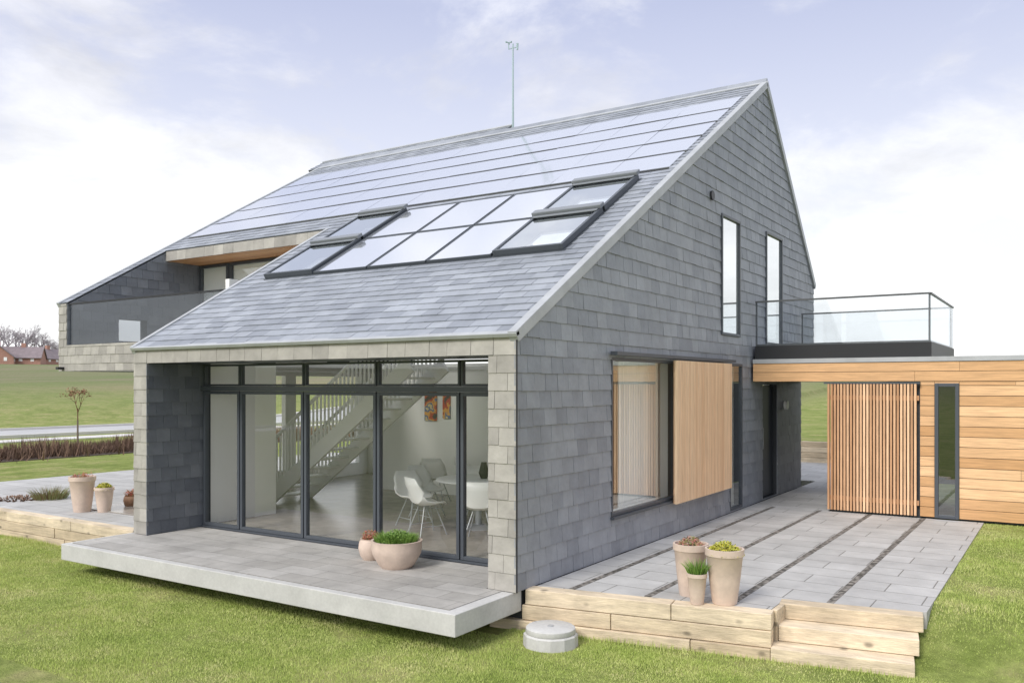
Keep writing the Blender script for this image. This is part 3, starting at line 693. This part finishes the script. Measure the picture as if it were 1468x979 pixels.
# ------------------------------------------------------------ hedge, trees, houses
g=G()
for i in range(15000):
    x=-29+random.gauss(0,.75);y=random.uniform(6,34);z=float(H(x,y));h=random.uniform(.25,.6+.15*math.sin(y*1.7))
    m=len(g.v);a=random.uniform(0,6.28);w=.022;lx=random.gauss(0,.14);ly=random.gauss(0,.14)
    g.v+=[(x-w*math.cos(a),y-w*math.sin(a),z),(x+w*math.cos(a),y+w*math.sin(a),z),(x+lx,y+ly,z+h)];g.f.append([m,m+1,m+2]);g.t.append(random.random()*(h*1.6))
o=g.make('shrub_bed',dry);single(o,'low brown leafless shrubs in a long bed',None,kind='stuff')
strip('soil_bed',-31.0,-27.2,4,36,.02,0,soil,'bare soil strip under the shrubs')
def branch(g,p,d,L_,r,dep,leaf=None,sp=.5):
    q=p+d*L_;g.rod(p,q,r,r*.65,k=5 if r>.03 else 3)
    if dep==0:
        if leaf is not None: leaf.append(q)
        return
    for i in range(random.choice((2,3,3))):
        nd=(d+Vector((random.gauss(0,sp),random.gauss(0,sp),random.gauss(.1,sp*.5)))).normalized()
        branch(g,p+d*L_*random.uniform(.6,1),nd,L_*random.uniform(.6,.8),r*.6,dep-1,leaf,sp)
x,y=-31.9,18.6;z=float(H(x,y))
t_=top('young_tree','slender young tree with sparse russet leaves beside the path','tree',(x,y,z))
g=G();lf=[];tips=G();g.rod((x,y,z),(x,y,z+1.1),.04,.03)
branch(tips,Vector((x,y,z+.9)),Vector((0,0,1)),.65,.028,4,lf,.42)
g.make('trunk',bark,t_)
for q in lf:
    dome(tips,(q.x,q.y,q.z-.05),.12,.12,5,.035)
tips.make('crown',M('russet_crown',(.16,.08,.05),(.34,.18,.10),rough=.8),t_)
tm=[]
twig=M('bare_twigs',(.30,.27,.29),(.40,.37,.39),rough=.9)
for k in range(3):
    g=G();branch(g,Vector((0,0,0)),Vector((0,0,1)),3.2,.28,6,None,.45)
    me=bpy.data.meshes.new('bare_tree');me.from_pydata(g.v,[],g.f);at=me.attributes.new('tint','FLOAT','FACE');at.data.foreach_set('value',g.t);me.materials.append(twig);tm.append(me)
cth,sth=.8387,.5446
def fromuv(u,d):
    k=(u-734)/1235;return d*(cth*k-sth),d*(cth+sth*k)
for i,(u,d_,s) in enumerate([(-30,215,1.2),(-5,225,1.4),(6,228,1.5),(16,222,1.4),(26,235,1.5),(36,240,1.45),(46,238,1.3),(56,236,1.2),(66,240,1.1),(78,245,1.0),(88,250,.9),(105,265,.6),(128,270,.6),(150,272,.5),(170,270,.55)]):
    x,y=fromuv(u,d_);o=bpy.data.objects.new('bare_tree',tm[i%3]);COL.objects.link(o);o.location=(x,y,float(H(x,y))-.3);o.rotation_euler=(0,0,i*1.7);o.scale=(s,s,s*.9)
    single(o,'leafless winter tree on the distant hill','tree','bare trees on the distant hill')
brick=M('red_brick',(.40,.22,.17),rough=.8,ns=2,na=.15);rooft=M('dark_roof_tiles',(.22,.18,.19),rough=.7,ns=1,na=.2)
def farm(u,d_,w,l,h,rz,lab):
    x,y=fromuv(u,d_);z=float(H(x,y))-.3
    e=top('farmhouse',lab,'house',(x,y,z),rz)
    G().box(-w/2,w/2,-l/2,l/2,0,h).prism([(-w/2,h),(w/2,h),(0,h+w*.42)],-l/2+.01,l/2-.01,frame((0,0,0),(1,0,0),(0,0,1))).make('wall',brick,e,local=True)
    r=G();a=math.atan2(w*.42,w/2);Lr=math.hypot(w*.42,w/2)+.4
    F1=frame((-w/2-.35,0,h-.3),(math.cos(a),0,math.sin(a)),(0,1,0));r.box(0,Lr,-l/2-.3,l/2+.3,.0,.2,F1)
    F2=frame((w/2+.35,0,h-.3),(-math.cos(a),0,math.sin(a)),(0,-1,0));r.box(0,Lr,-l/2-.3,l/2+.3,.0,.2,F2)
    ro=r.make('roof',rooft,e,local=True)
    G().box(-.4,.4,-.5,.5,h+w*.3,h+w*.42+1).make('chimney',brick,ro,local=True)
    for k in range(3):
        yy=-l/2+l*(k+.7)/3.4
        G().box(w/2+.0,w/2+.05,yy-.4,yy+.4,1,1.9).make('window',whitep,e,local=True)
        G().box(-w/4+k*w/4-.35,-w/4+k*w/4+.35,-l/2-.05,-l/2,1,1.9).make('window',whitep,e,local=True)
farm(-2,215,7,10,2.0,math.radians(60),'red brick farmhouse with dark tiled roof on the hill')
farm(34,222,6.5,9,2.0,math.radians(-40),'red brick cottage with dark roof on the hill')
farm(68,232,6,9,1.9,math.radians(20),'small brick outbuilding with dark roof on the hill')
# ------------------------------------------------------------ world
w=bpy.data.worlds.new('World');sc.world=w;w.use_nodes=True;N=w.node_tree.nodes;L=w.node_tree.links
bg=N['Background'];out=N['World Output']
sky=N.new('ShaderNodeTexSky');sky.sky_type='NISHITA';sky.sun_disc=False;sky.sun_elevation=math.radians(40);sky.sun_rotation=math.radians(186)
L.new(sky.outputs[0],bg.inputs[0]);bg.inputs[1].default_value=.1
tc=N.new('ShaderNodeTexCoord');sx=N.new('ShaderNodeSeparateXYZ');L.new(tc.outputs['Generated'],sx.inputs[0])
r=N.new('ShaderNodeValToRGB');L.new(sx.outputs[2],r.inputs[0]);e=r.color_ramp
e.elements[0].position=0;e.elements[0].color=(.72,.725,.74,1);e.elements[1].position=1;e.elements[1].color=(.74,.76,.82,1)
q=e.elements.new(.2);q.color=(.56,.58,.66,1);q=e.elements.new(.40);q.color=(.365,.395,.53,1);q=e.elements.new(.5);q.color=(.46,.49,.6,1)
def vnoise(scale,loc,zs_,det,ro,dist):
    mp=N.new('ShaderNodeMapping');mp.inputs['Scale'].default_value=(1,1,zs_);mp.inputs['Location'].default_value=loc;L.new(tc.outputs['Generated'],mp.inputs[0])
    no=N.new('ShaderNodeTexNoise');no.inputs['Scale'].default_value=scale;no.inputs['Detail'].default_value=det;no.inputs['Roughness'].default_value=ro;no.inputs['Distortion'].default_value=dist;L.new(mp.outputs[0],no.inputs[0]);return no.outputs[0]
acc=vnoise(3.6,(3.1,.4,.2),1.9,12,.6,.25)
mb=N.new('ShaderNodeMapRange');mb.inputs[1].default_value=.1;mb.inputs[2].default_value=.34;mb.inputs[3].default_value=.26;mb.inputs[4].default_value=-.05;L.new(sx.outputs[2],mb.inputs[0])
def addn(a,b):
    m=N.new('ShaderNodeMath');m.operation='ADD';L.new(a,m.inputs[0]);L.new(b,m.inputs[1]);return m.outputs[0]
acc=addn(acc,mb.outputs[0])
for c,rad,s in (((-.83,.47,.30),.22,.17),((-.70,.66,.2),.2,.14),((-.05,.97,.2),.3,.1)):
    ds=N.new('ShaderNodeVectorMath');ds.operation='DISTANCE';L.new(tc.outputs['Generated'],ds.inputs[0]);ds.inputs[1].default_value=c
    m=N.new('ShaderNodeMapRange');m.interpolation_type='SMOOTHSTEP';m.inputs[1].default_value=0;m.inputs[2].default_value=rad;m.inputs[3].default_value=s;m.inputs[4].default_value=0;L.new(ds.outputs['Value'],m.inputs[0]);acc=addn(acc,m.outputs[0])
sm=N.new('ShaderNodeMapRange');sm.interpolation_type='SMOOTHSTEP';sm.inputs[1].default_value=.47;sm.inputs[2].default_value=.66;sm.inputs[3].default_value=0;sm.inputs[4].default_value=1;L.new(acc,sm.inputs[0])
mx=N.new('ShaderNodeMix');mx.data_type='RGBA';L.new(sm.outputs[0],mx.inputs[0]);L.new(r.outputs[0],mx.inputs[6])
cc_=N.new('ShaderNodeValToRGB');L.new(sx.outputs[2],cc_.inputs[0]);cc_.color_ramp.elements[0].position=.16;cc_.color_ramp.elements[0].color=(.74,.74,.745,1);cc_.color_ramp.elements[1].position=.34;cc_.color_ramp.elements[1].color=(.535,.54,.59,1);q=cc_.color_ramp.elements.new(.6);q.color=(.76,.77,.81,1)
sh=N.new('ShaderNodeMapRange');sh.inputs[1].default_value=.36;sh.inputs[2].default_value=.6;sh.inputs[3].default_value=.87;sh.inputs[4].default_value=1.08;L.new(vnoise(6,(1.7,5.2,.9),2.4,10,.6,.3),sh.inputs[0])
vm=N.new('ShaderNodeVectorMath');vm.operation='SCALE';L.new(cc_.outputs[0],vm.inputs[0]);L.new(sh.outputs[0],vm.inputs['Scale'])
L.new(vm.outputs[0],mx.inputs[7])
b2=N.new('ShaderNodeBackground');L.new(mx.outputs[2],b2.inputs[0]);b2.inputs[1].default_value=1.65
ms=N.new('ShaderNodeMixShader');ms.inputs[0].default_value=.9;L.new(bg.outputs[0],ms.inputs[1]);L.new(b2.outputs[0],ms.inputs[2]);L.new(ms.outputs[0],out.inputs[0])
sl=bpy.data.lights.new('sun','SUN');sl.energy=3.0;sl.angle=math.radians(20);sl.color=(1,.955,.89)
so=bpy.data.objects.new('sun',sl);COL.objects.link(so)
dv=Vector((.1,.97,-.82)).normalized();so.rotation_euler=dv.to_track_quat('-Z','Y').to_euler()
# ------------------------------------------------------------ camera
cd=bpy.data.cameras.new('camera');cam=bpy.data.objects.new('camera',cd);COL.objects.link(cam);sc.camera=cam
cam.location=(0,0,2.15);cam.rotation_euler=(math.radians(90),0,math.radians(33));cd.sensor_width=36;cd.lens=1235*36/1468;cd.shift_y=62.5/1468;cd.clip_end=5000;cd.clip_start=.1
sc.view_settings.view_transform='Standard';sc.view_settings.look='None';sc.view_settings.exposure=0
